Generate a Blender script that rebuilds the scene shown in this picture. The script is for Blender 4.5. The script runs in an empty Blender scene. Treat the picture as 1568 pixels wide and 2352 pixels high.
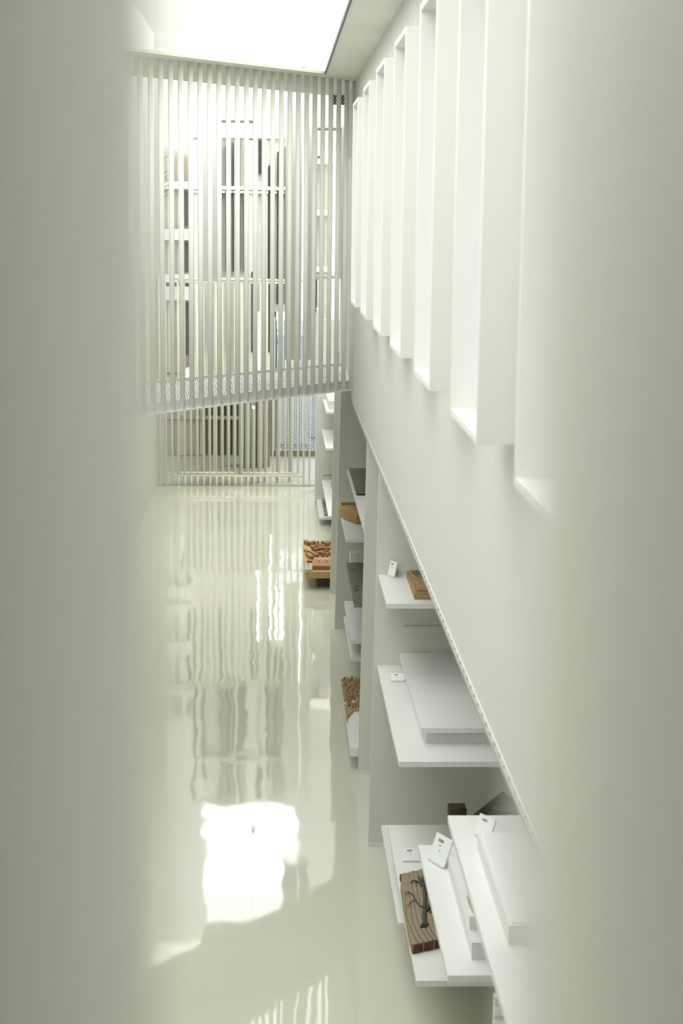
import bpy, math, random
from mathutils import Matrix, Vector
random.seed(7)
S = bpy.context.scene
C = S.collection

# ------------------------------------------------------------------ camera
CX = (0.99916355, 0.00385392, 0.0407106)      # hall cross direction in camera axes (right, down, forward)
CY = (-0.03939367, -0.17635843, 0.98353741)   # hall length direction
CD = (-0.01097013, 0.98431847, 0.1760591)     # straight down
cam = bpy.data.cameras.new('camera')
cam_ob = bpy.data.objects.new('camera', cam); C.objects.link(cam_ob)
right = Vector((CX[0], CY[0], -CD[0])); down = Vector((CX[1], CY[1], -CD[1])); fwd = Vector((CX[2], CY[2], -CD[2]))
M = Matrix.Identity(4)
for i in range(3):
    M[i][0] = right[i]; M[i][1] = -down[i]; M[i][2] = -fwd[i]
M[0][3], M[1][3], M[2][3] = 0.0, 0.0, 4.0
cam_ob.matrix_world = M
cam.sensor_fit = 'VERTICAL'; cam.sensor_height = 36.0
cam.lens = 3770.0 / 2352.0 * 36.0
cam.clip_start = 0.02; cam.clip_end = 300
cam.dof.use_dof = True; cam.dof.focus_distance = 11.5; cam.dof.aperture_fstop = 4.6
S.camera = cam_ob

# ------------------------------------------------------------------ light: an even overcast sky, nothing else
W = bpy.data.worlds.new('overcast_sky'); S.world = W; W.use_nodes = True
bg = W.node_tree.nodes['Background']
bg.inputs['Color'].default_value = (1.0, 1.0, 0.985, 1); bg.inputs['Strength'].default_value = 4.1

def portal(name, loc, sx, sy, rot=(0, 0, 0)):
    l = bpy.data.lights.new(name, 'AREA'); l.shape = 'RECTANGLE'; l.size = sx; l.size_y = sy
    l.cycles.is_portal = True
    o = bpy.data.objects.new(name, l); C.objects.link(o); o.location = loc; o.rotation_euler = rot
    return o
portal('skylight_portal', (-0.6, 7.0, 5.15), 2.1, 12.4)
for _k in range(0, 7):
    portal('window_portal', (0.94, 2.765 + 1.266 * _k + 0.31, 4.09), 1.25, 0.6, (0, math.radians(90), 0))
portal('landing_fill_portal', (1.15, -1.4, 5.42), 0.6, 1.8)  # serves the unseen opening added to light the fins
portal('court_portal', (-0.1, 19.3, 6.66), 3.4, 10.8)
portal('end_portal', (-0.1, 24.72, 3.2), 3.4, 6.4, (math.radians(-90), 0, 0))

S.view_settings.view_transform = 'Standard'; S.view_settings.look = 'None'
S.view_settings.gamma = 1; S.view_settings.exposure = 0.0; S.view_settings.use_curve_mapping = False

# ------------------------------------------------------------------ materials
def mat(name, col, rough=0.6, var=0.03, scale=6.0, stretch=(1, 1, 1), bump=0.0, bscale=40.0, spec=0.5, metallic=0.0, col2=None):
    m = bpy.data.materials.new(name); m.use_nodes = True
    nt = m.node_tree; b = nt.nodes['Principled BSDF']
    b.inputs['Roughness'].default_value = rough; b.inputs['Metallic'].default_value = metallic
    b.inputs['Specular IOR Level'].default_value = spec
    tc = nt.nodes.new('ShaderNodeTexCoord'); mp = nt.nodes.new('ShaderNodeMapping')
    mp.inputs['Scale'].default_value = stretch
    nt.links.new(tc.outputs['Object'], mp.inputs['Vector'])
    n = nt.nodes.new('ShaderNodeTexNoise'); n.inputs['Scale'].default_value = scale; n.inputs['Detail'].default_value = 4
    nt.links.new(mp.outputs['Vector'], n.inputs['Vector'])
    r = nt.nodes.new('ShaderNodeValToRGB')
    a = tuple(max(0, c * (1 - var)) for c in col); z = col2 if col2 else tuple(min(1, c * (1 + var)) for c in col)
    r.color_ramp.elements[0].position = 0.3; r.color_ramp.elements[1].position = 0.7
    r.color_ramp.elements[0].color = (*a, 1); r.color_ramp.elements[1].color = (*z, 1)
    nt.links.new(n.outputs['Fac'], r.inputs['Fac']); nt.links.new(r.outputs['Color'], b.inputs['Base Color'])
    if bump:
        n2 = nt.nodes.new('ShaderNodeTexNoise'); n2.inputs['Scale'].default_value = bscale; n2.inputs['Detail'].default_value = 3
        nt.links.new(mp.outputs['Vector'], n2.inputs['Vector'])
        bp = nt.nodes.new('ShaderNodeBump'); bp.inputs['Strength'].default_value = bump; bp.inputs['Distance'].default_value = 0.01
        nt.links.new(n2.outputs['Fac'], bp.inputs['Height']); nt.links.new(bp.outputs['Normal'], b.inputs['Normal'])
    return m

WALL = mat('white_wall_paint', (0.665, 0.672, 0.632), 0.7, 0.012, 5, (1, 9, 0.35), 0.08, 60)
CEIL = mat('white_ceiling_paint', (0.78, 0.775, 0.71), 0.75, 0.015, 3)
SHELF = mat('white_lacquer', (0.755, 0.76, 0.745), 0.45, 0.01, 4)
BOXW = mat('white_window_surround', (0.755, 0.76, 0.738), 0.5, 0.008, 4)
PART = mat('white_partition_paint', (0.68, 0.69, 0.635), 0.65, 0.015, 4)
BAR = mat('cream_painted_bar', (0.90, 0.905, 0.84), 0.5, 0.015, 8)
GATE = mat('warm_cream_painted_bar', (0.80, 0.78, 0.63), 0.5, 0.02, 8)
GREYBAR = mat('grey_green_bar', (0.42, 0.45, 0.38), 0.55, 0.04, 8)
DECK = mat('pale_grey_steel', (0.71, 0.715, 0.69), 0.45, 0.05, 12)
FASC = mat('lavender_grey_plate', (0.62, 0.62, 0.63), 0.4, 0.06, 10)
DARK = mat('dark_gap', (0.055, 0.055, 0.045), 0.7, 0.2, 10)
DASH = mat('grey_perforation', (0.17, 0.17, 0.17), 0.7, 0.2, 10)
EDGE = mat('dark_skylight_edge', (0.10, 0.11, 0.10), 0.6, 0.2, 10)
GREEN = mat('green_glass_edge', (0.50, 0.58, 0.44), 0.4, 0.08, 10)
WOOD = mat('honey_wood', (0.44, 0.27, 0.10), 0.55, 0.22, 7, (1, 8, 8), 0.15, 30)
WOOD2 = mat('brown_wood_box', (0.36, 0.23, 0.10), 0.55, 0.25, 9, (6, 1, 6), 0.15, 30)
BOARD = mat('tan_board', (0.50, 0.335, 0.145), 0.6, 0.06, 20)
BLOCK = mat('red_brown_block', (0.34, 0.165, 0.065), 0.6, 0.12, 20)
OLIVE = mat('olive_grey_cover', (0.125, 0.125, 0.072), 0.5, 0.1, 5)
BLACK = mat('black_edge', (0.012, 0.012, 0.012), 0.5, 0.1, 10)
TAN = mat('tan_relief', (0.40, 0.29, 0.15), 0.8, 0.3, 60, (1, 1, 1), 0.5, 90)
CARVE = mat('carved_brown_plank', (0.285, 0.225, 0.145), 0.7, 0.10, 14, (9, 1, 4), 0.3, 30)
GROOVE = mat('dark_groove', (0.055, 0.035, 0.022), 0.8, 0.2, 20)
REDEDGE = mat('red_brown_edge', (0.10, 0.035, 0.022), 0.8, 0.3, 40)
TREE = mat('slate_green_tree', (0.045, 0.05, 0.037), 0.7, 0.3, 40)
CARD = mat('white_card', (0.84, 0.85, 0.85), 0.35, 0.01, 10)
ACRYL = mat('pale_acrylic', (0.72, 0.73, 0.72), 0.15, 0.02, 10)
INK = mat('grey_ink', (0.25, 0.25, 0.26), 0.6, 0.2, 30)
HOUSE = mat('dark_grey_board', (0.095, 0.09, 0.075), 0.6, 0.05, 10)
BRICK = mat('dark_brown_grille', (0.09, 0.075, 0.05), 0.7, 0.2, 20)
DRY = mat('dry_grass', (0.62, 0.52, 0.30), 0.8, 0.15, 40)
CONC = mat('grey_concrete', (0.32, 0.325, 0.305), 0.45, 0.08, 3)
STONE = mat('weathered_stone', (0.17, 0.15, 0.11), 0.8, 0.3, 4, (1, 1, 1), 0.4, 20)
PLANK = mat('grey_beige_plank', (0.33, 0.31, 0.235), 0.7, 0.12, 5, (6, 6, 0.5))
BLUE = mat('blue_grey_panel', (0.05, 0.095, 0.17), 0.5, 0.1, 6)
BWHITE = mat('white_facade', (0.82, 0.82, 0.78), 0.7, 0.04, 3)
GREYF = mat('pale_grey_facade', (0.38, 0.38, 0.36), 0.8, 0.05, 3)
FACADE = mat('bright_white_facade', (0.90, 0.90, 0.86), 0.7, 0.02, 3)
BBEIGE = mat('beige_facade', (0.30, 0.285, 0.225), 0.8, 0.1, 3)
BARK = mat('dark_bark', (0.035, 0.04, 0.028), 0.9, 0.3, 20)
PALEG = mat('pale_green_sheet', (0.60, 0.64, 0.54), 0.4, 0.03, 10)

def glass_mat(name='clear_glass', tint=(0.965, 0.975, 0.96)):
    m = bpy.data.materials.new(name); m.use_nodes = True; nt = m.node_tree
    nt.nodes.remove(nt.nodes['Principled BSDF'])
    t = nt.nodes.new('ShaderNodeBsdfTransparent'); t.inputs['Color'].default_value = (*tint, 1)
    g = nt.nodes.new('ShaderNodeBsdfGlossy'); g.inputs['Roughness'].default_value = 0.02
    mx = nt.nodes.new('ShaderNodeMixShader'); mx.inputs[0].default_value = 0.03
    nt.links.new(t.outputs[0], mx.inputs[1]); nt.links.new(g.outputs[0], mx.inputs[2])
    nt.links.new(mx.outputs[0], nt.nodes['Material Output'].inputs['Surface'])
    return m
GLASS = glass_mat()
TINTED = glass_mat('tinted_glass', (0.56, 0.57, 0.56))

def floor_mat():
    m = bpy.data.materials.new('cream_epoxy_floor'); m.use_nodes = True; nt = m.node_tree; b = nt.nodes['Principled BSDF']
    tc = nt.nodes.new('ShaderNodeTexCoord')
    n = nt.nodes.new('ShaderNodeTexNoise'); n.inputs['Scale'].default_value = 1.1; n.inputs['Detail'].default_value = 5
    nt.links.new(tc.outputs['Object'], n.inputs['Vector'])
    r = nt.nodes.new('ShaderNodeValToRGB'); r.color_ramp.elements[0].position = 0.3; r.color_ramp.elements[1].position = 0.72
    r.color_ramp.elements[0].color = (0.655, 0.655, 0.55, 1); r.color_ramp.elements[1].color = (0.69, 0.685, 0.575, 1)
    nt.links.new(n.outputs['Fac'], r.inputs['Fac']); nt.links.new(r.outputs['Color'], b.inputs['Base Color'])
    b.inputs['Roughness'].default_value = 0.04
    b.inputs['IOR'].default_value = 1.65
    mp = nt.nodes.new('ShaderNodeMapping'); mp.inputs['Scale'].default_value = (2.6, 1.5, 1)
    nt.links.new(tc.outputs['Object'], mp.inputs['Vector'])
    n2 = nt.nodes.new('ShaderNodeTexNoise'); n2.inputs['Scale'].default_value = 1.5; n2.inputs['Detail'].default_value = 1.0
    nt.links.new(mp.outputs['Vector'], n2.inputs['Vector'])
    bp = nt.nodes.new('ShaderNodeBump'); bp.inputs['Strength'].default_value = 0.13; bp.inputs['Distance'].default_value = 0.012
    nt.links.new(n2.outputs['Fac'], bp.inputs['Height']); nt.links.new(bp.outputs['Normal'], b.inputs['Normal'])
    return m
FLOOR = floor_mat()

# ------------------------------------------------------------------ helpers
class MB:
    def __init__(s): s.v = []; s.f = []
    def box(s, x0, x1, y0, y1, z0, z1):
        b = len(s.v)
        s.v += [(x, y, z) for z in (z0, z1) for (x, y) in ((x0, y0), (x1, y0), (x1, y1), (x0, y1))]
        s.f += [tuple(b + i for i in q) for q in ((3, 2, 1, 0), (4, 5, 6, 7), (0, 1, 5, 4), (1, 2, 6, 5), (2, 3, 7, 6), (3, 0, 4, 7))]
        return s
    def prism(s, pts, z0, z1, axis='z'):
        b = len(s.v); n = len(pts)
        def P(p, t):
            return (p[0], p[1], t) if axis == 'z' else ((p[0], t, p[1]) if axis == 'y' else (t, p[0], p[1]))
        s.v += [P(p, z0) for p in pts] + [P(p, z1) for p in pts]
        s.f.append(tuple(b + i for i in reversed(range(n)))); s.f.append(tuple(b + n + i for i in range(n)))
        for i in range(n):
            j = (i + 1) % n
            s.f.append((b + i, b + j, b + n + j, b + n + i))
        return s
    def obox(s, c, half, rz=0.0, rx=0.0, ry=0.0):
        b = len(s.v)
        R = Matrix.Rotation(rz, 3, 'Z') @ Matrix.Rotation(ry, 3, 'Y') @ Matrix.Rotation(rx, 3, 'X')
        for sz in (-1, 1):
            for sx, sy in ((-1, -1), (1, -1), (1, 1), (-1, 1)):
                s.v.append(tuple(Vector(c) + R @ Vector((sx * half[0], sy * half[1], sz * half[2]))))
        s.f += [tuple(b + i for i in q) for q in ((3, 2, 1, 0), (4, 5, 6, 7), (0, 1, 5, 4), (1, 2, 6, 5), (2, 3, 7, 6), (3, 0, 4, 7))]
        return s
    def tube(s, pts, radii, n=8):
        pts = [Vector(p) for p in pts]; b = len(s.v)
        if not isinstance(radii, (list, tuple)): radii = [radii] * len(pts)
        for i, p in enumerate(pts):
            d = (pts[min(i + 1, len(pts) - 1)] - pts[max(i - 1, 0)]).normalized()
            up = Vector((0, 0, 1)) if abs(d.z) < 0.9 else Vector((1, 0, 0))
            u = d.cross(up).normalized(); w = d.cross(u).normalized()
            for k in range(n):
                a = 2 * math.pi * k / n
                s.v.append(tuple(p + (u * math.cos(a) + w * math.sin(a)) * radii[i]))
        for i in range(len(pts) - 1):
            for k in range(n):
                k2 = (k + 1) % n
                s.f.append((b + i * n + k, b + i * n + k2, b + (i + 1) * n + k2, b + (i + 1) * n + k))
        s.f.append(tuple(b + k for k in reversed(range(n)))); e = b + (len(pts) - 1) * n
        s.f.append(tuple(e + k for k in range(n)))
        return s
    def mesh(s, name, m, bev=0.0, smooth=False):
        me = bpy.data.meshes.new(name); me.from_pydata(s.v, [], s.f); me.update(); me.materials.append(m)
        if smooth:
            for p in me.polygons: p.use_smooth = len(p.vertices) == 4
        return me
    def obj(s, name, m, parent=None, bev=0.0, smooth=False):
        o = bpy.data.objects.new(name, s.mesh(name, m, bev, smooth)); C.objects.link(o)
        if parent is not None:
            o.parent = parent; o.location = -world(parent)
        if bev:
            bm_ = o.modifiers.new('bevel', 'BEVEL'); bm_.width = bev; bm_.segments = 2; bm_.limit_method = 'ANGLE'
        return o
def world(o):
    v = Vector(o.location)
    while o.parent is not None:
        o = o.parent; v = v + Vector(o.location)
    return v
def link_mesh(name, me, parent, wloc, rz=0.0, scale=None):
    o = bpy.data.objects.new(name, me); C.objects.link(o)
    o.location = Vector(wloc)
    if parent is not None:
        o.parent = parent; o.location = Vector(wloc) - world(parent)
    if rz: o.rotation_euler = (0, 0, rz)
    if scale: o.scale = scale
    return o
def tag(o, label=None, cat=None, group=None, kind=None):
    if label: o['label'] = label
    if cat: o['category'] = cat
    if group: o['group'] = group
    if kind: o['kind'] = kind
    return o
def thing(name, loc, label, cat, group=None):
    o = bpy.data.objects.new(name, None); C.objects.link(o); o.location = loc; o.empty_display_size = 0.1
    return tag(o, label, cat, group)
def struct(name, mb, m, bev=0.0, label=None, cat=None):
    return tag(mb.obj(name, m, None, bev), label, cat, None, 'structure')

XW = 0.653          # face of the upper right wall
ZB = 2.46           # its lower edge
ZC = 5.105           # ceiling
XL = -1.77          # left wall
XN = 1.60           # back of the shelf recess

# ------------------------------------------------------------------ the setting
floor = struct('floor', MB().box(XL - 0.15, XN + 0.15, -3.2, 24.62, -0.12, 0.0), FLOOR, label='glossy cream epoxy floor running the length of the gallery', cat='floor')
struct('wall_left', MB().box(XL - 0.15, XL, -3.2, 12.0, 0.0, 5.4).box(XL - 0.15, XL, 12.0, 24.62, 0.0, 6.6), WALL, label='plain white wall along the left of the gallery', cat='wall')
struct('wall_recess', MB().box(XN, XN + 0.15, 0.3, 16.6, 0.0, 2.56).box(XN, XN + 0.15, -3.2, 0.3, 0.0, 5.32).box(XN, XN + 0.15, 16.6, 24.62, 0.0, 6.6), WALL, label='white wall at the back of the shelf recesses', cat='wall')
struct('wall_back', MB().box(XL, XN, -3.2, -3.0, 0.0, 5.3), WALL, label='white wall behind the near landing', cat='wall')

# upper right wall with its window openings
KN = [2.765 + 1.266 * k for k in range(0, 7)]       # near side of each projecting surround
ZS, ZT = 3.45, 4.735
wr = MB()
wr.box(XW, 0.95, 0.3, 16.75, ZB, ZS)
wr.box(XW, 0.95, 0.3, 16.75, ZT, 5.3)
edges = [0.3] + [e for y in KN for e in (y, y + 0.62)] + [16.75]
for a, b in zip(edges[0::2], edges[1::2]):
    wr.box(XW, 0.95, a, b, ZS, ZT)
wall_right = struct('wall_right', wr, WALL, label='white upper wall on the right hanging over the shelf recesses', cat='wall')
struct('ceiling_recess', MB().box(0.95, XN, 0.3, 16.75, ZB, ZB + 0.1), CEIL, label='white soffit over the shelf recesses', cat='ceiling')
struct('wall_end', MB().box(0.95, XN, 0.2, 0.3, ZB, 5.32).box(0.95, XN, 16.6, 16.75, ZB + 0.1, 6.6).box(XW, 0.95, 16.0, 16.75, 5.3, 6.6), WALL, label='white return wall above the recess soffit', cat='wall')
cb = MB()
for i in range(125):
    y = 2.0 + i * 0.105
    cb.box(XW - 0.0055, XW + 0.002, y, y + 0.058, ZT - 0.2, ZC)
tag(cb.obj('wall_batten', WALL, wall_right), None, None, None, 'stuff')
# corner bead with its perforations along the lower edge
bead = MB().box(XW - 0.004, XW, 3.0, 15.0, ZB - 0.004, ZB + 0.03).box(XW - 0.004, XW + 0.05, 3.0, 15.0, ZB - 0.008, ZB)
bead_o = struct('trim_1', bead, WALL, label='white corner bead along the lower edge of the right wall', cat='trim')
pf = MB()
for i in range(118):
    y = 3.1 + i * 0.1
    j = random.uniform(-0.006, 0.006); hh = random.uniform(0.0025, 0.0055); ll = random.uniform(0.012, 0.022)
    pf.box(XW - 0.0055, XW - 0.003, y + j, y + j + ll, ZB + 0.022 - hh, ZB + 0.022 + hh)
tag(pf.obj('perforation', DASH, bead_o), None, None, None, 'stuff')

# ceiling: strip beside the wall, strip on the left, slab over the near landing, diagonal soffit over the far bridge
def fy(x): return 13.15 + (x - 0.38) * 1.16          # skylight edge in front of the bridge
KB = 0.92
def by(x): return KB * (16.95 + (x / KB - XW) * 1.135)           # back of the bridge
ce = MB()
ce.box(0.385, 0.95, 0.8, 13.3, ZC, 5.125)
ce.box(XL, -1.62, 0.8, 11.5, ZC, 5.125)
ce.box(XL, XN, -0.5, 0.8, ZC, 5.32)
ce.box(1.45, XN, -3.0, -0.5, ZC, 5.32)
ce.box(XL, 0.85, -3.0, -0.5, ZC, 5.32)
ce.box(0.85, 1.45, -3.0, -2.3, ZC, 5.32)  # leaves the added landing opening free
ce.prism([(-1.77, fy(-1.77)), (0.385, fy(0.385)), (0.385, by(0.385)), (-1.77, by(-1.77))], ZC + 0.001, 5.126)
ce.prism([(0.385, 13.1), (0.95, 13.1), (0.95, by(0.95)), (0.385, by(0.385))], ZC + 0.002, 5.127)
struct('ceiling', ce, CEIL, label='white ceiling around the big rectangular skylight', cat='ceiling')
struct('ceiling_court', MB().box(XL, XN, 16.28, 16.38, 5.33, 5.46), CEIL, label='white beam carrying the window surround behind the bridge', cat='ceiling')
struct('trim_2', MB().box(0.376, 0.386, 0.8, fy(0.378), ZC - 0.006, ZC + 0.02), EDGE, label='thin dark strip along the right edge of the skylight', cat='trim')
struct('trim_3', MB().prism([(-1.62, fy(-1.62) - 0.008), (0.37, fy(0.37) - 0.008), (0.37, fy(0.37)), (-1.62, fy(-1.62))], ZC - 0.002, ZC + 0.02), GREEN, label='thin green glass edge at the far end of the skylight', cat='trim')
struct('window_11', MB().box(-1.66, 0.42, 0.76, 13.25, 5.13, 5.138), GLASS, label='large clear skylight pane over the gallery', cat='skylight')
struct('window_13', MB().box(0.80, 1.47, -2.4, -0.45, 5.325, 5.335), GLASS, label='unseen skylight pane over the near landing, added to light the fins', cat='skylight')  # opening and pane added out of view to brighten the fins
struct('window_12', MB().box(XL, XN, 13.0, 24.7, 6.61, 6.62), GLASS, label='clear roof glazing behind the far bridge', cat='skylight')

# ---- projecting window surrounds on the right wall
F = 0.50
for k, y in enumerate(KN):
    where = ['closest to the lens and half lost in blur', 'second from the lens, large with a broad lit sill', 'third from the lens', 'fourth from the lens, its top just inside the picture', 'third from the far bridge', 'second from the far bridge', 'next to the far bridge'][k]
    w = bpy.data.objects.new('window_%d' % (k + 1), None); C.objects.link(w); w.location = (XW, y, ZS)
    tag(w, 'white projecting box window surround, ' + where, 'window', None, 'structure')
    y1 = y + 0.62; t = 0.022
    MB().box(F, 0.93, y, y + t, ZS, ZT).obj('side_board', BOXW, w, 0.0015)
    MB().box(F, 0.93, y1 - t, y1, ZS, ZT).obj('side_board', BOXW, w, 0.0015)
    MB().box(F, 0.93, y + t, y1 - t, ZT - t, ZT).obj('head_board', BOXW, w, 0.0015)
    MB().box(F, 0.93, y + t, y1 - t, ZS, ZS + t).obj('sill_board', BOXW, w, 0.0015)
    MB().box(0.90, 0.92, y + t, y1 - t, ZS + t, ZT - t).obj('pane', TINTED, w)

# ------------------------------------------------------------------ far bridge with its floor-to-ceiling bars
def front(x): return KB * (15.0 + (x / KB - XW) * 1.186)
ZD = 4.0 - (4.0 - ZB) * KB
br = thing('footbridge', (-0.5, front(-0.5), ZD), 'white diagonal footbridge crossing the hall behind a screen of bars', 'bridge')
BX0, BX1 = XL, XW
MB().prism([(BX0, front(BX0) + 0.02), (BX1, front(BX1) + 0.02), (BX1, by(BX1)), (BX0, by(BX0))], ZD, ZD + 0.035).obj('deck', DECK, br)
L = math.hypot(1, 1.186); ux, uy = 1 / L, 1.186 / L
ang = math.atan2(uy, ux)
gr = MB()
x = BX0 + 0.06
while x < BX1 - 0.06:
    xa, xb = x, max(BX0 + 0.01, min(x + 0.16 - 0.087 * (x + 1.0), BX1 - 0.01))            # slats run along the hall, slightly skewed
    ya, yb = by(xa) - 0.035, front(xb) + 0.045
    gr.obox(((xa + xb) / 2, (ya + yb) / 2, ZD + 0.043), (0.0050, 0.5 * math.hypot(xa - xb, ya - yb), 0.004), -math.atan2(xa - xb, ya - yb))
    x += 0.0175
tag(gr.obj('grating', BOXW, br), None, None, None, 'stuff')
MB().prism([(BX0, front(BX0) - 0.03), (BX1, front(BX1) - 0.03), (BX1, front(BX1) + 0.02), (BX0, front(BX0) + 0.02)], ZD - 0.012, ZD).obj('edge_angle', BAR, br)
MB().prism([(BX0, by(BX0) - 0.03), (BX1, by(BX1) - 0.03), (BX1, by(BX1)), (BX0, by(BX0))], ZD - 0.004, ZD + 0.066).obj('back_beam', BAR, br)
MB().prism([(BX0, front(BX0) + 0.02), (BX1, front(BX1) + 0.02), (BX1, front(BX1) + 0.04), (BX0, front(BX0) + 0.04)], ZD, ZD + 0.06).obj('front_beam', DARK, br)
bsec = []
for k in range(20):
    a = 2 * math.pi * k / 20 + math.pi / 20
    c_, s_ = math.cos(a), math.sin(a); e = 0.55
    bsec.append((0.0190 * math.copysign(abs(c_) ** e, c_), 0.0190 * math.copysign(abs(s_) ** e, s_)))
barm = MB().prism(bsec, ZD, ZC + 0.005).mesh('bar', BAR, smooth=True)
platem = MB().obox((0, 0, 0), (0.044, 0.006, 0.034)).mesh('fascia_plate', FASC)
pitch = 0.0666
xs = BX1 - 0.012
while xs > BX0 + 0.03:
    y = front(xs)
    link_mesh('bar', barm, br, (xs, y, 0))
    xm = xs - pitch / 2 - 0.008
    if xm - 0.03 > BX0:
        link_mesh('fascia_plate', platem, br, (xm, front(xm) + 0.016, ZD + 0.035), ang)
    xs -= pitch
def bulb_mat():
    m = mat('lit_bulb', (0.9, 0.92, 1.0), 0.3); b_ = m.node_tree.nodes['Principled BSDF']
    b_.inputs['Emission Color'].default_value = (0.85, 0.9, 1.0, 1); b_.inputs['Emission Strength'].default_value = 2.5
    return m
sen = thing('pendant_lamp', (-0.212, 16.15, 2.14), 'small white pendant lamp hanging on a thin cord behind the footbridge', 'lamp')
MB().tube([(-0.212, 16.15, 2.25), (-0.212, 16.15, 3.389)], 0.003, 6).obj('cord', BAR, sen)
MB().tube([(-0.212, 16.15, 2.255), (-0.212, 16.15, 2.24), (-0.212, 16.15, 2.17)], [0.010, 0.018, 0.018], 14).obj('lamp_socket', SHELF, sen)
MB().tube([(-0.212, 16.15, 2.17), (-0.212, 16.15, 2.155), (-0.212, 16.15, 2.14)], [0.014, 0.015, 0.007], 14).obj('bulb', bulb_mat(), sen)

# dark louvred vent high at the right end of the bridge
vt = thing('ceiling_vent', (0.58, 15.3, 5.02), 'dark brown louvred vent with white diagonal slats under the ceiling', 'vent')
MB().box(0.50, 0.650, 15.30, 15.32, 5.015, 5.10).obj('back_plate', BRICK, vt)
for i in range(7):
    MB().obox((0.515 + i * 0.021, 15.29, 5.058), (0.0025, 0.008, 0.046), 0, 0, 0.5).obj('slat', BAR, vt)

# ------------------------------------------------------------------ bars of the near landing, right before the lens
ns = thing('fin_screen', (0, 0.19, ZB), 'row of deep white upright fins right before the lens, out of focus', 'screen')
nb = MB().box(-0.0215, 0.0215, 0.105, 0.275, ZB, ZC).mesh('fin', BAR)
for i in range(-15, 6):
    x = 0.0640 + i * 0.1045
    if x < XL + 0.03 or x > XW - 0.03: continue
    o = link_mesh('fin', nb, ns, (x, 0, 0))
    bv = o.modifiers.new('bevel', 'BEVEL'); bv.width = 0.004; bv.segments = 2
MB().box(XL, XN, -3.0, 0.10, ZB - 0.02, ZB + 0.05).obj('deck', DECK, ns)
MB().box(XL, XW, 0.10, 0.29, ZB - 0.02, ZB).obj('edge_angle', BAR, ns)

# ------------------------------------------------------------------ shelf recess: partitions
def partition(x0, y, label, thick=0.08):
    p = thing('partition_panel', (x0, y, 0), label, 'partition')
    top = ZB if y < 16.6 else 2.62
    MB().prism([(x0, 0.0), (XN, 0.0), (XN, top), (min(x0 + 0.034, XW - 0.001), top)], y, y + thick, 'y').obj('panel', PART, p)
    MB().box(x0 - 0.004, XN, y - 0.006, y, 0.0, 0.025).obj('base_trim', SHELF, p)
    return p
partition(0.617, 10.06, 'white partition panel nearest the lens, behind the shelf with the wooden box')
partition(0.619, 11.47, 'white partition panel just behind the nearest one, ending in a narrow strip')
partition(0.601, 15.80, 'white partition panel at the far end of the middle shelf bay')
partition(0.603, 17.34, 'narrow white partition panel in front of the wooden city model')
partition(0.560, 22.75, 'white partition panel closest to the barred gate')
tag(MB().box(0.60, 0.64, 24.0, 24.3, 0, 2.7).obj('partition_post', PART), 'slim white post at the right end of the barred gate', 'post')

# ------------------------------------------------------------------ shelves
def shelf(x0, y0, y1, top, label, thick=0.03):
    o = MB().box(x0, XN, y0, y1, top - thick, top).obj('wall_shelf', SHELF, None, 0.0015)
    return tag(o, label, 'shelf', 'white wall shelves')
shelf(XW, 9.275, 10.06, 1.80, 'white shelf under the wooden box and a leaning card, at the nearest partition')
shelf(XW, 8.18, 10.06, 1.213, 'white shelf carrying the large white raised slab')
shelf(XW, 8.045, 9.45, 0.38, 'lowest white shelf near the floor, left of the carved plank shelf')
shelf(XW, 6.96, 8.91, 0.587, 'white shelf under the carved brown tree plank')
shelf(XW, 5.71, 7.01, 1.22, 'white shelf carrying the long white planter box')
shelf(XW, 3.95, 5.84, 1.80, 'white shelf closest to the lens, running out of the picture bottom')
shelf(0.646, 11.62, 14.5, 1.79, 'white shelf with the olive grey board, high in the middle bay')
shelf(0.63, 14.2, 15.80, 1.213, 'white shelf holding the wedge-shaped wooden tray')
shelf(0.652, 13.46, 14.9, 0.49, 'upper of two low white shelves in the middle bay', 0.035)
shelf(0.652, 13.5, 15.0, 0.32, 'lower of two low white shelves in the middle bay')
shelf(0.652, 20.88, 22.75, 1.10, 'white shelf brightly lit in the far bay, above the clear case')
shelf(0.652, 19.6, 22.4, 0.44, 'white shelf with a small tan block in the far bay')
shelf(0.590, 21.3, 22.75, 0.11, 'lowest white shelf in the far bay, jutting towards the hall')
shelf(0.668, 21.3, 22.75, 1.52, 'topmost white shelf in the far bay under a white box')

# ------------------------------------------------------------------ sign cards
def card(x, y, z, rz, tilt, w, h, label, rows=3):
    t = thing('sign_card', (x, y, z), label, 'sign')
    def place(mb_c, half, name, m, dy=0.0, dz=0.0, dx=0.0):
        mb = MB(); R = Matrix.Rotation(rz, 3, 'Z') @ Matrix.Rotation(tilt, 3, 'X')
        c = R @ Vector((dx, dy, dz))
        mb.obox((x + c.x, y + c.y, z + 0.004 + c.z), half, rz, tilt)
        return mb.obj(name, m, t)
    place(None, (w / 2, 0.003, h / 2), 'card', CARD, 0, h / 2)
    place(None, (w / 2, 0.012, 0.004), 'stand', ACRYL, 0.008, 0.002)
    for i in range(rows):
        ww = w * (0.15, 0.05, 0.03, 0.06)[i % 4]
        place(None, (ww, 0.0006, h * (0.05 if i == 0 else 0.02)), 'print_line', INK, -0.0036, h * (0.80 - 0.17 * i), (-0.10, -0.08, -0.02, 0.1)[i % 4] * w)
    return t
card(0.757, 9.68, 1.213, 0.0, -0.95, 0.085, 0.060, 'white sign card lying back on the shelf beside the large white slab')
card(0.728, 10.0, 1.80, -1.15, -0.22, 0.085, 0.095, 'small white sign card leaning on the shelf left of the wooden box', 2)
card(0.745, 8.36, 0.587, 0.0, -0.75, 0.090, 0.075, 'white sign card behind the carved brown plank')
card(0.712, 6.78, 1.22, -1.05, -0.38, 0.12, 0.125, 'white sign card tilted beside the long white planter box')
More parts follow.
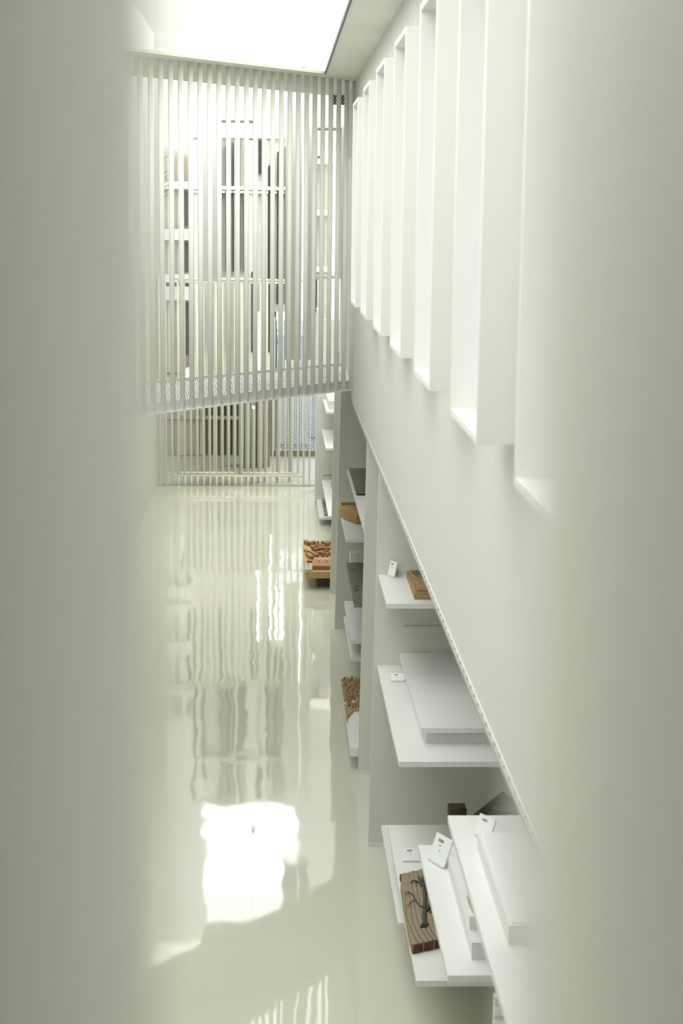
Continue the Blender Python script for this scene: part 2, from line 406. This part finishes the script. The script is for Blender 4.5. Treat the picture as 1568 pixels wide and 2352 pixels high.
card(0.752, 5.60, 1.80, -1.0, -0.35, 0.085, 0.08, 'white sign card on the shelf closest to the lens', 1)

# ------------------------------------------------------------------ objects of the near bay
wb = thing('wooden_box', (0.88, 9.65, 1.80), 'flat brown wooden box with black brush writing on its lid', 'box')
MB().box(0.822, 1.12, 9.38, 9.97, 1.80, 1.845).obj('body', WOOD2, wb, 0.003)
MB().box(0.838, 1.12, 9.40, 9.95, 1.845, 1.855).obj('lid', WOOD2, wb, 0.003)
for (ax, ay), (bx, by_) in (((.852, 9.93), (.862, 9.78)), ((.85, 9.87), (.89, 9.90)), ((.853, 9.83), (.885, 9.78)), ((.875, 9.93), (.872, 9.74)), ((.86, 9.80), (.90, 9.83)), ((.885, 9.88), (.90, 9.76)), ((.87, 9.75), (.895, 9.72)), ((.96, 9.50), (.97, 9.44)), ((.955, 9.47), (.985, 9.48))):
    MB().tube([(ax, ay, 1.8555), ((ax + bx) / 2 + .003, (ay + by_) / 2, 1.8555), (bx, by_, 1.8555)], [0.003, 0.0022, 0.001], 5).obj('brush_stroke', BLACK, wb)

sl = thing('raised_slab', (1.1, 9.2, 1.213), 'large white slab raised on a smaller plinth on the shelf', 'display')
MB().box(0.825, 1.45, 8.50, 9.90, 1.213, 1.282).obj('plinth', SHELF, sl)
MB().box(0.79, 1.50, 8.45, 10.0, 1.282, 1.310).obj('top_slab', SHELF, sl, 0.0015)
lb = MB().prism([(9.87, 1.213), (10.06, 1.213), (10.06, 1.50), (10.03, 1.50)], 0.0, 0.001, 'x')
lb = MB(); lb.v = [(0.80, 10.005, 1.213), (0.80, 10.055, 1.213), (0.82, 10.055, 1.47), (0.82, 10.045, 1.47), (1.25, 10.005, 1.213), (1.25, 10.055, 1.213), (1.25, 10.055, 1.47), (1.25, 10.045, 1.47)]
lb.f = [(0, 1, 2, 3), (7, 6, 5, 4), (4, 0, 3, 7), (1, 5, 6, 2), (3, 2, 6, 7), (0, 4, 5, 1)]
tag(lb.obj('leaning_board', PART), 'pale board leaning on the partition behind the large white slab', 'board')

# carved plank with a tree in relief
cp = thing('carved_plank', (0.85, 7.7, 0.587), 'brown carved plank with a dark bare tree and wavy grooves', 'plank')
outline = [(0.652, 7.36), (0.655, 7.24)]
for i in range(14): outline.append((0.66 + i * 0.026, 7.235 + (0.012 if i % 2 else -0.004) + i * 0.012))
outline.append((1.02, 7.40)); outline.append((1.02, 8.30))
for i in range(14): outline.append((1.0 - i * 0.0245, 8.27 - i * 0.013 + (0.008 if i % 2 else -0.006)))
outline += [(0.668, 8.09), (0.667, 8.03), (0.656, 7.97), (0.652, 7.72)]
MB().prism(outline, 0.587, 0.630).obj('plank', CARVE, cp)
for i in range(13): MB().obox((0.672 + i * 0.026, 7.243 + i * 0.012, 0.612), (0.0165, 0.006, 0.019), 0.3 + 0.3 * (i % 2)).obj('rough_edge', REDEDGE, cp)
MB().obox((0.67, 8.07, 0.61), (0.006, 0.03, 0.017), 0.1).obj('rough_edge', REDEDGE, cp)
for g in range(13):
    x0 = 0.672 + g * 0.0235
    pts = []
    for q in range(17):
        v = q / 16; y = 7.252 + g * 0.0105 + v * (0.86 if g > 1 else 0.62)
        x = x0 + 0.030 * math.exp(-v * 9) - 0.010 + 0.004 * math.sin(v * 9 + g * 0.8) - 0.003 * math.sin(v * 4.0)
        pts.append((x, y, 0.6305))
    MB().tube(pts, [0.0017 - 0.0009 * q / 16 for q in range(17)], 5).obj('groove', GROOVE, cp)
tr = MB()
zt = 0.636
def P3(l, z=zt): return [(x, y, z) for x, y in l]
tr.tube(P3([(.727, 7.435), (.733, 7.46), (.741, 7.545), (.752, 7.655), (.766, 7.785), (.769, 7.885), (.767, 7.97), (.755, 8.04)]), [.016, .0105, .010, .0105, .0085, .008, .006, .003], 8)
tr.tube(P3([(.767, 7.902), (.756, 7.962), (.737, 7.988), (.717, 7.995), (.709, 7.963)]), [.006, .005, .004, .003, .003], 7)
tr.tube(P3([(.737, 7.988), (.735, 7.95), (.738, 7.92)]), [.003, .002, .001], 6)
tr.tube(P3([(.746, 7.655), (.728, 7.68), (.719, 7.728), (.711, 7.794), (.694, 7.84), (.678, 7.853), (.662, 7.815)]), [.003, .0028, .0026, .0026, .0025, .002, .001], 6)
tr.tube(P3([(.694, 7.84), (.683, 7.83), (.668, 7.80)]), [.002, .0015, .001], 6)
tr.tube(P3([(.721, 7.72), (.707, 7.745), (.685, 7.721), (.667, 7.665)]), [.0024, .0024, .002, .001], 6)
for i in range(16):
    a = .767 + .0028 * i
    tr.tube(P3([(a, 7.80 + .012 * i, 0), (a + .008, 7.92 + .01 * i, 0), (a - .012 + .003 * i, 8.02 + .006 * i, 0)] and [(a, 7.80 + .008 * i), (a + .008, 7.92 + .008 * i), (a - .014 + .003 * i, 8.03 + .006 * i)]), [.005, .003, .001], 5)
tr.tube(P3([(.748, 7.60), (.775, 7.66), (.80, 7.73), (.83, 7.80)]), [.006, .012, .012, .004], 7)
tr.tube(P3([(.772, 7.60), (.79, 7.64), (.80, 7.60), (.83, 7.64)]), [.004, .013, .010, .003], 7)
tr.tube(P3([(.71, 7.43), (.735, 7.445), (.755, 7.47)]), [.004, .007, .003], 6)
tr.obj('tree_relief', TREE, cp, smooth=True)

# long white planter box with a dried plant
pb = thing('planter_box', (0.95, 6.3, 1.22), 'long white box with a tiny dried plant, on the second nearest shelf', 'box')
MB().box(0.757, 1.05, 5.84, 6.70, 1.22, 1.29).obj('body', SHELF, pb)
MB().box(0.760, 0.795, 5.955, 6.02, 1.29, 1.345).obj('pot', CARD, pb)
pl = MB()
for i in range(40):
    a = random.uniform(0, 6.28); r = random.uniform(0.004, 0.024); h = random.uniform(0.06, 0.15)
    pl.tube([(0.776, 5.99, 1.345), (0.776 + r * 0.6 * math.cos(a), 5.99 + r * math.sin(a), 1.345 + h * 0.6), (0.776 + r * math.cos(a), 5.99 + 1.5 * r * math.sin(a), 1.345 + h)], [0.0012, 0.0045, 0.0012], 5)
pl.obj('dried_plant', DRY, pb)
MB().tube([(0.806, 5.95, 1.29), (0.806, 5.955, 1.38)], 0.0015, 5).obj('wire', INK, pb)
nbx = thing('display_case', (0.95, 5.1, 1.80), 'long white block on the shelf closest to the lens', 'display')
MB().box(0.722, 1.15, 4.72, 5.50, 1.80, 1.865).obj('block', SHELF, nbx, 0.002)
MB().box(0.735, 1.14, 4.735, 5.485, 1.865, 1.869).obj('top_sheet', CARD, nbx)

hs = thing('gable_board', (1.35, 9.2, 0.38), 'dark grey gable-shaped board with a pale oval', 'board')
MB().prism([(1.09, 0.38), (1.585, 0.38), (1.585, 0.50), (1.353, 0.675), (1.09, 0.452)], 9.20, 9.225, 'y').obj('board', HOUSE, hs)
ov = [(1.355 + 0.062 * math.cos(t * math.pi / 10), 0.575 + 0.020 * math.sin(t * math.pi / 10)) for t in range(20)]
MB().prism(ov, 9.196, 9.205, 'y').obj('oval_mark', STONE, hs)
bx = thing('brown_block', (1.10, 9.25, 0.38), 'small dark brown box peeking over the nearest shelf edge', 'box')
MB().box(1.046, 1.15, 9.26, 9.38, 0.38, 0.545).obj('body', BRICK, bx, 0.004)
MB().box(1.11, 1.145, 9.27, 9.31, 0.545, 0.556).obj('clasp', BRICK, bx, 0.003)
# slatted pale panel under the nearest shelves
sp = thing('slatted_panel', (0.95, 5.75, 0.0), 'pale green slatted panel standing below the nearest shelf', 'panel')
MB().box(0.815, 1.05, 5.60, 5.64, 0.0, 1.185).obj('backing', PALEG, sp)
for i in range(22):
    MB().box(0.812, 1.05, 5.585, 5.60, 0.03 + i * 0.052, 0.058 + i * 0.052).obj('slat', BAR if i % 3 else SHELF, sp)

# ------------------------------------------------------------------ objects of the middle bay
og = thing('olive_board', (0.9, 13.8, 1.79), 'olive grey flat board with a black front edge on the upper shelf', 'board')
MB().box(0.662, 1.2, 13.12, 14.48, 1.79, 1.806).obj('board', OLIVE, og)
MB().box(0.67, 1.2, 13.105, 13.12, 1.79, 1.803).obj('front_edge', BLACK, og)
wt = thing('wooden_tray', (0.78, 15.2, 1.213), 'honey coloured wedge-shaped wooden tray', 'tray')
def poly_in(pts, k):
    cx = sum(p[0] for p in pts) / len(pts); cy = sum(p[1] for p in pts) / len(pts)
    return [(cx + (p[0] - cx) * k, cy + (p[1] - cy) * k) for p in pts]
tp = [(0.622, 15.30), (0.66, 15.14), (0.758, 14.93), (0.86, 14.93), (0.86, 15.55), (0.622, 15.55)]
MB().prism(tp, 1.213, 1.228).obj('base', WOOD, wt)
rimt = MB(); ti = poly_in(tp, 0.86)
for i in range(len(tp)):
    j = (i + 1) % len(tp)
    rimt.prism([tp[i], tp[j], ti[j], ti[i]], 1.2281, 1.315)
rimt.obj('rim', WOOD, wt)
MB().prism(poly_in(tp, 0.85), 1.2282, 1.295).obj('inlay', WOOD2, wt)
gc = thing('olive_case', (0.9, 13.9, 0.86), 'dark olive flat case printed with small black marks', 'case')
MB().box(0.652, 1.2, 13.12, 14.60, 0.88, 0.92).obj('case_top', OLIVE, gc)
MB().box(0.655, 1.2, 13.10, 13.12, 0.86, 0.917).obj('front_face', mat('olive_light_face', (0.22, 0.22, 0.17), 0.5), gc)
for (x, y) in ((0.70, 14.30), (0.70, 13.62), (0.69, 13.56), (0.70, 13.50), (0.685, 13.45)):
    MB().obox((x, y, 0.9205), (0.022, 0.016, 0.0006), 0.2).obj('print_mark', BLACK, gc)
MB().box(0.70, XN, 13.2, 14.5, 0.84, 0.88).obj('wall_bracket', SHELF, gc)
shelf(0.70, 14.70, 15.0, 0.84, 'short white shelf under the small white block')
tag(MB().box(0.70, 0.95, 14.82, 14.98, 0.84, 0.955).obj('white_block', SHELF, None, 0.002), 'small white block just behind the dark olive case', 'block')

tm = thing('landscape_model', (0.8, 12.45, 0), 'model landscape with tan textured trees above a white block', 'model')
MB().box(0.56, 1.2, 11.56, 13.36, 0.10, 0.17).obj('base_block', SHELF, tm, 0.003)
MB().box(0.60, 1.2, 11.62, 13.3, 0.0, 0.10).obj('plinth', PART, tm)
MB().prism([(0.562, 13.35), (0.562, 12.16), (0.575, 12.28), (0.60, 12.36), (0.63, 12.46), (1.2, 12.46), (1.2, 13.35)][::-1], 0.17, 0.183).obj('ground_sheet', TAN, tm)
tf = MB()
for i in range(430):
    x = random.uniform(0.578, 0.80); y = random.uniform(12.50, 13.33)
    if 12.62 < y - (x - 0.56) * 0.35 < 12.70: continue
    if y < 12.55 and x < 0.61: continue
    r = random.uniform(0.006, 0.012); h = random.uniform(0.016, 0.036)
    tf.tube([(x, y, 0.183), (x, y, 0.183 + h * 0.5), (x, y, 0.183 + h)], [r * 0.5, r, r * 0.35], 6)
tag(tf.obj('model_tree', TAN, tm), None, None, None, 'stuff')
MB().prism([(0.565, 12.60), (0.80, 12.69), (0.80, 12.74), (0.565, 12.655)], 0.183, 0.189).obj('path', SHELF, tm)

# ------------------------------------------------------------------ wooden city model
cm = thing('city_model', (0.75, 18.3, 0.0), 'wooden city model of small brown blocks on a thick tan board', 'model')
MB().box(0.335, 1.20, 17.52, 19.14, 0.125, 0.20).obj('board', BOARD, cm, 0.003)
MB().box(0.47, 1.15, 17.66, 19.0, 0.0, 0.125).obj('plinth', BRICK, cm)  # dark colour stands in for the shadow under the board
ub = MB().box(-0.5, 0.5, -0.5, 0.5, 0, 1).mesh('building_block', BLOCK)
def blk(x, y, w, d, h, rz=0.0):
    link_mesh('building_block', ub, cm, (x, y, 0.2002), rz, (w, d, h))
blk(0.62, 17.70, 0.40, 0.19, 0.046, -0.06)
MB().prism([(0.40, 17.78), (0.42, 17.72), (0.46, 17.62), (0.44, 17.76)], 0.2, 0.245).obj('building_block', BLOCK, cm)
for i in range(6): blk(0.455 + i * 0.085, 17.885 + i * 0.004, 0.072, 0.10, 0.040, 0.06)
for i in range(4): blk(0.41 + i * 0.10, 17.985 + i * 0.012, 0.09, 0.06, 0.032, 0.10)
MB().prism([(0.345, 18.02), (0.62, 18.19), (0.85, 18.28), (0.85, 18.25), (0.62, 18.165), (0.345, 18.00)][::-1], 0.2, 0.203).obj('river_line', BLACK, cm)
blk(0.400, 18.27, 0.046, 0.22, 0.040, 0.22); blk(0.372, 18.55, 0.034, 0.14, 0.035, 0.2)
blk(0.452, 18.40, 0.042, 0.22, 0.034, 0.32); blk(0.388, 19.03, 0.046, 0.13, 0.045, 0.35)
for row in range(9):
    y = 18.32 + row * 0.092
    x = 0.455 - row * 0.006 + max(0, (4 - row)) * 0.020
    while x < 0.86:
        w = random.uniform(0.018, 0.045); d = random.uniform(0.030, 0.060)
        blk(x + w / 2, y + random.uniform(-0.012, 0.012), w, d, random.uniform(0.022, 0.06), random.uniform(-0.15, 0.2) - 0.1)
        x += w + random.uniform(0.010, 0.022)
card(0.377, 17.555, 0.210, 0.0, -0.5, 0.075, 0.075, 'small white sign card at the front of the wooden city model')

# ------------------------------------------------------------------ objects of the far bay
fb = thing('white_case', (0.9, 22.0, 1.52), 'white display box on the topmost shelf of the far bay', 'display')
MB().box(0.71, 1.2, 21.5, 22.65, 1.52, 1.62).obj('body', SHELF, fb, 0.002)
MB().box(0.70, 1.2, 21.48, 22.66, 1.62, 1.64).obj('top', SHELF, fb)
ac = thing('clear_case', (0.85, 22.2, 0.44), 'clear case with a thin dark line of small pieces, in the far bay', 'case')
MB().box(0.665, 1.0, 22.2, 22.39, 0.44, 0.76).obj('glass_cover', GLASS, ac)
MB().box(0.66, 1.0, 22.18, 22.2, 0.53, 0.545).obj('piece_row', INK, ac)
tag(MB().box(0.76, 0.95, 20.9, 21.9, 0.44, 0.50).obj('tan_block', BOARD, None, 0.002), 'small tan block on the lit far bay shelf', 'block')
gp = thing('photo_board', (0.70, 22.0, 0.11), 'dark grey photo board with black trees low in the far bay', 'picture')
MB().box(0.66, 0.92, 21.42, 22.7, 0.11, 0.125).obj('board', mat('photo_grey', (0.22, 0.225, 0.21), 0.5, 0.3, 6), gp)
for i in range(18): MB().obox((random.uniform(0.68, 0.80), random.uniform(22.0, 22.62), 0.1255), (random.uniform(0.006, 0.014), random.uniform(0.03, 0.07), 0.0006), random.uniform(0, 3)).obj('dark_patch', BLACK, gp)
MB().box(0.70, 0.90, 21.42, 21.46, 0.125, 0.127).obj('dark_strip', BLACK, gp)
tag(MB().obox((0.70, 22.72, 1.115), (0.03, 0.01, 0.012)).obj('label_holder', ACRYL), 'small grey holder at the back of the bright far shelf', 'holder')

# ------------------------------------------------------------------ barred gate at the end of the hall
GY = 24.5
ga = thing('barred_gate', (-0.55, GY, 0), 'cream double gate of round vertical bars at the end of the hall', 'gate')
gbm = MB().tube([(0, 0, 0.21), (0, 0, 3.05)], 0.0165, 10).mesh('bar', GATE, smooth=True)
gsm = MB().tube([(0, 0, 0.0), (0, 0, 0.162)], 0.0165, 10).mesh('bar', GATE, smooth=True)
gfm = MB().tube([(0, 0, 0.0), (0, 0, 3.12)], 0.0165, 10).mesh('bar', GATE, smooth=True)
for xs0, n, step in ((-1.442, 10, 0.0941), (-0.497, 10, 0.0940)):
    x1 = xs0 + (n - 1) * step
    leaf = MB()
    leaf.tube([(xs0, GY, 0.207), (x1, GY, 0.207)], 0.0165, 10).tube([(xs0, GY, 3.05), (x1, GY, 3.05)], 0.0165, 10)
    leaf.tube([(xs0, GY, 0.207), (xs0, GY, 3.05)], 0.0165, 10).tube([(x1, GY, 0.207), (x1, GY, 3.05)], 0.0165, 10)
    lo = leaf.obj('gate_leaf', GATE, ga, smooth=True)
    for i in range(1, n - 1): link_mesh('bar', gbm, lo, (xs0 + i * step, GY, 0))
fr = MB().tube([(-1.539, GY, 0.162), (0.435, GY, 0.162)], 0.0165, 10).tube([(-1.539, GY, 0), (-1.539, GY, 3.12)], 0.0165, 10).tube([(0.435, GY, 0), (0.435, GY, 3.12)], 0.0165, 10)
fr.tube([(-1.539, GY, 3.09), (0.435, GY, 3.09)], 0.0165, 10)
fo = fr.obj('gate_frame', GATE, ga, smooth=True)
for i in range(20): link_mesh('bar', gsm, fo, (-1.442 + i * 0.0945, GY, 0))
for x in (-1.632, -1.72, 0.523): link_mesh('bar', gfm, ga, (x, GY, 0))
MB().box(XL, XN, 24.56, 24.62, 0.0, 0.012).obj('threshold', CONC, ga)
og2 = thing('outer_bar_screen', (-0.6, 25.0, 0), 'second row of grey green bars just outside the cream gate', 'screen')
g2 = MB().box(-0.019, 0.019, -0.02, 0.02, 0.0, 1.38).mesh('bar', GREYBAR)
for i in range(21):
    x = -1.60 + i * 0.0945 + 0.030
    if i in (16, 18, 20): continue
    link_mesh('bar', g2, og2, (x, 25.0, 0))
MB().box(-1.75, 0.62, 24.98, 25.02, 1.38, 1.41).obj('head_rail', GREYBAR, og2)

# upper part of the end wall: piers, panels, two projecting window surrounds
we = MB()
we.box(XL, -1.675, 24.62, 24.78, 0.0, 6.4)
we.box(0.14, 0.385, 24.62, 24.78, 1.55, 5.12)  # this pier and the next, hidden, added to block sky in the floor reflection
we.box(0.415, 0.57, 24.62, 24.78, 1.55, 5.12)
we.box(1.30, XN, 24.62, 24.78, 0.0, 5.4)
we.box(-0.93, -0.88, 24.62, 24.70, 0.0, 3.07)
we.box(-0.93, -0.44, 24.64, 24.70, 0.02, 0.13)
we.box(0.62, 0.66, 24.62, 24.70, 0, 3.1)
struct('trim_4', MB().box(0.092, 0.254, 16.22, 16.279, 2.62, 5.46).box(0.272, 0.361, 16.22, 16.279, 2.62, 5.46), WALL, label='tall white panels hanging beside the narrow window surround', cat='trim')
struct('wall_far', we, WALL, label='white end wall of piers and open panels above the barred gate', cat='wall')
def far_window(n, x0, x1, z0, z1, label, left_w, ya=15.9, yb=16.4):
    w = bpy.data.objects.new('window_%d' % n, None); C.objects.link(w); w.location = (x0, ya, z0)
    tag(w, label, 'window', None, 'structure')
    MB().box(x0, x0 + left_w, ya, yb, z0, z1).obj('side_board', BOXW, w)
    MB().box(x1 - 0.02, x1, ya, yb, z0, z1).obj('side_board', BOXW, w)
    MB().box(x0 + left_w, x1 - 0.02, ya, yb, z1 - 0.02, z1).obj('head_board', BOXW, w)
    MB().box(x0 + left_w, x1 - 0.02, ya, yb, z0, z0 + 0.02).obj('sill_board', BOXW, w)
    MB().box(x0 + left_w, x1 - 0.02, yb - 0.02, yb - 0.01, z0 + 0.02, z1 - 0.02).obj('pane', GLASS, w)
    return w
w9 = far_window(9, -0.741, -0.19, 3.39, 4.92, 'large white box window surround hanging from the roof behind the bridge', 0.19)
MB().box(-0.565, -0.38, 16.30, 16.36, 4.92, 5.33).obj('hanger_panel', WALL, w9)
far_window(10, 0.363, 0.640, 3.43, 4.86, 'narrow white box window surround beside the right wall behind the bridge', 0.03)

# ------------------------------------------------------------------ outside, beyond the gate
struct('ground', MB().box(-9, 9, 24.62, 45, -0.14, -0.01), CONC, label='grey concrete yard beyond the gate', cat='ground')
pp = thing('perforated_panel', (0.33, 27.7, 0), 'blue grey metal panel punched with round holes, beyond the gate', 'panel')
pm = MB(); px0, pz0, cw, chh = 0.0, 0.10, 0.0345, 0.0345 * 0.87
cw, chh = chh, cw
nx, nz = 25, 64
for r in range(nz):
    for c in range(nx):
        cx = px0 + (c + 0.5) * cw; cz = pz0 + (r + 0.5 + (0.5 if c % 2 else 0)) * chh
        b = len(pm.v); ring = []
        hw, hh = cw / 2, chh / 2
        outer = [(-hw, -hh), (0, -hh), (hw, -hh), (hw, 0), (hw, hh), (0, hh), (-hw, hh), (-hw, 0)]
        for (ox, oz) in outer: pm.v.append((cx + ox, 27.7, cz + oz))
        for k in range(8):
            a = math.radians(-135 + 45 * k); pm.v.append((cx + 0.0108 * math.cos(a), 27.7, cz + 0.0108 * math.sin(a)))
        for k in range(8):
            k2 = (k + 1) % 8; pm.f.append((b + k, b + k2, b + 8 + k2, b + 8 + k))
po = pm.obj('punched_sheet', BLUE, pp)
sm = po.modifiers.new('thickness', 'SOLIDIFY'); sm.thickness = 0.003
MB().box(-0.02, 0.78, 27.68, 27.72, 0.0, 0.10).obj('base_rail', STONE, pp)
MB().box(-0.03, 0.0, 27.68, 27.72, 0.0, 2.36).obj('frame_post', GREYBAR, pp)

pw = thing('plank_wall', (-1.0, 27.8, 0), 'grey and brown plank wall in the shade beyond the gate', 'wall')
MB().box(-2.3, -0.02, 27.9, 27.93, 0.0, 1.40).obj('backing', BRICK, pw)
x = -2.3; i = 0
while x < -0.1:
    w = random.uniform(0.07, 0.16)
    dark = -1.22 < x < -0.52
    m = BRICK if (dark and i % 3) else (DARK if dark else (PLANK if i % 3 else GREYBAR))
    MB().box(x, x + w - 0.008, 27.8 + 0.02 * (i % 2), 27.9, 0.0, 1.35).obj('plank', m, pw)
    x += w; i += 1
MB().box(-2.3, -0.05, 27.75, 27.8, 0.62, 0.68).obj('rail', PLANK, pw)
tag(MB().box(-2.6, -2.5, 25.0, 28.0, -0.01, 2.45).obj('yard_wall', STONE), 'dark stone side wall of the yard, at the far left beyond the gate', 'wall')
st = thing('stone_pier', (-0.35, 26.6, 0), 'weathered stone blocks and pipes standing in the yard', 'stone')
for k in range(6):
    MB().box(-0.58 + 0.01 * (k % 2), -0.08, 26.5, 26.8, 0.0 + k * 0.225, 0.22 + k * 0.225).obj('stone', STONE, st, 0.01)
for (px_, rr, m) in ((-0.52, 0.012, GREYBAR), (-0.42, 0.02, CONC), (-0.33, 0.014, BLUE), (-0.22, 0.02, CONC), (-0.14, 0.012, GREYBAR)):
    MB().tube([(px_, 26.45, 0), (px_ + 0.01, 26.45, 1.0), (px_ - 0.01, 26.45, 1.35)], rr, 8).obj('pipe', m, st)

nbld = thing('upper_facade', (-0.7, 24.95, 2.6), 'white upper facade with narrow dark windows just beyond the end wall', 'building')
def fx(x): return x * 0.80
def fz(z): return 4.0 + (z - 4.0) * 0.80
MB().box(fx(-1.62), fx(0.40), 24.95, 25.25, 2.6, fz(5.44)).box(fx(-1.62), -0.335, 24.95, 25.25, 1.42, 2.6).box(-0.20, -0.08, 24.95, 25.25, 1.42, 2.6).obj('wall', FACADE, nbld)
MB().box(-1.5, -0.08, 25.25, 28.0, 1.42, 1.48).obj('floor_slab', CONC, nbld)
for (a, b, z0, z1) in ((-1.578, -1.535, 1.5, 5.36), (-1.37, -1.35, 1.5, 5.0), (-1.05, -1.02, 1.5, 5.36), (-0.935, -0.868, 3.0, 5.30), (-0.806, -0.79, 3.0, 5.36), (-0.685, -0.66, 3.0, 5.36), (-0.60, -0.57, 3.0, 4.4), (-0.45, -0.395, 1.5, 3.0), (-0.36, -0.345, 1.5, 3.0), (-0.31, -0.27, 4.8, 5.40), (-0.135, -0.10, 1.5, 4.95), (0.02, 0.05, 2.4, 5.2), (0.165, 0.19, 2.4, 5.3)):
    MB().box(fx(a), fx(b), 24.82, 24.97, max(1.5, fz(z0)), fz(z1)).obj('window', DARK, nbld)
for (a, b) in ((-1.535, -1.42), (-0.866, -0.84), (-0.77, -0.70), (-0.56, -0.33), (-0.25, -0.15)):
    MB().box(fx(a), fx(b), 24.86, 24.95, 1.45, fz(5.40)).obj('pilaster', FACADE, nbld)
MB().box(fx(-1.62), fx(0.40), 24.80, 24.95, fz(4.50), fz(4.565)).obj('ledge', FACADE, nbld)
MB().box(fx(-1.62), fx(0.40), 24.82, 24.95, fz(4.44), fz(4.485)).obj('ledge', FACADE, nbld)
MB().box(fx(-1.64), fx(0.42), 24.82, 25.25, fz(5.44), fz(5.455)).obj('coping', FACADE, nbld)

lbld = thing('balcony_building', (-1.9, 29, 0), 'beige building with stacked white balconies at the far left', 'building')
MB().box(-3.4, -1.44, 29.2, 29.8, 0.0, 5.1).obj('wall', BBEIGE, lbld)
MB().box(-3.4, -1.36, 29.3, 31.0, 5.1, 9.6).obj('sky_block', GREYF, lbld)  # added height that blocks sky left of the bright floor reflection
for (z0, z1, d) in ((4.47, 4.60, 0.25), (3.60, 3.79, 0.30), (2.87, 3.01, 0.30), (2.56, 2.80, 0.25)):
    MB().box(-3.4, -1.42, 29.2 - d, 29.2, z0, z1).obj('balcony', GREYF, lbld)
for (a, b) in ((-1.88, -1.855), (-1.70, -1.62), (-1.52, -1.44)):
    MB().box(a, b, 29.12, 29.2, 0.0, 5.05).obj('pilaster', GREYF, lbld)
for (z0, z1) in ((3.85, 4.42), (3.06, 3.55), (1.6, 2.5)):
    MB().box(-1.60, -1.53, 29.17, 29.21, z0, z1).obj('window', DARK, lbld)
rb = thing('pale_building', (1.2, 30, 0), 'pale building with a white column at the far right', 'building')
MB().box(0.62, 2.2, 30.2, 30.6, 0.0, 5.2).obj('wall', BWHITE, rb)
MB().box(0.50, 2.4, 30.3, 31.5, 5.2, 9.6).obj('sky_block', GREYF, rb)  # added height that blocks sky right of the bright floor reflection
MB().box(0.60, 0.645, 29.9, 30.2, 2.0, 5.0).obj('drainpipe', BBEIGE, rb)
MB().box(0.86, 0.98, 29.9, 30.2, 0.0, 5.0).obj('column', BBEIGE, rb)
for z in (3.05, 4.05, 4.95): MB().box(0.62, 1.3, 29.8, 30.2, z, z + 0.09).obj('ledge', BWHITE, rb)
for (z0, z1) in ((2.3, 2.9), (5.02, 5.1)): MB().box(0.70, 0.82, 30.15, 30.21, z0, z1).obj('window', DARK, rb)
tb = thing('backlight_wall', (0.4, 32, 0), 'white wall added to brighten the holes of the punched panel', 'wall')
MB().box(-0.05, 0.64, 29.2, 29.3, 0.0, 1.9).obj('wall_face', BWHITE, tb)  # added as a bright backlight behind the holes
MB().box(-0.08, 0.66, 29.18, 29.32, 1.9, 1.95).obj('coping', BWHITE, tb)

bt = thing('bare_tree', (0.0, 28.6, 0), 'bare dark tree in the yard between the buildings', 'tree')
bt_m = MB().tube([(-0.02, 28.6, 0), (-0.005, 28.6, 1.5), (-0.02, 28.6, 3.0), (0.0, 28.6, 4.3)], [0.05, 0.04, 0.028, 0.012], 8)
bt_m.obj('trunk', BARK, bt)
for i in range(16):
    z = 1.6 + i * 0.19; a = random.uniform(-1, 1); q = random.choice((-1, 1))
    MB().tube([(-0.0, 28.6, z), (-0.0 + q * 0.06, 28.6 + 0.1 * a, z + 0.12), (-0.0 + q * random.uniform(0.05, 0.2), 28.6 + 0.2 * a, z + 0.32)], [0.012, 0.008, 0.003], 6).obj('branch', BARK, bt)
lt = thing('thin_tree', (-1.95, 28.4, 0), 'thin bare tree with fine twigs against the sky at far left', 'tree')
MB().tube([(-1.98, 28.4, 0), (-1.95, 28.4, 3.2), (-1.93, 28.4, 5.1)], [0.03, 0.02, 0.008], 7).obj('trunk', BARK, lt)
for i in range(12):
    z = 4.3 + i * 0.08; q = random.choice((-1, 1, 1))
    MB().tube([(-1.94, 28.4, z), (-1.94 + q * 0.12, 28.4, z + 0.06), (-1.94 + q * 0.24, 28.4, z + 0.16)], [0.007, 0.005, 0.002], 5).obj('branch', BARK, lt)
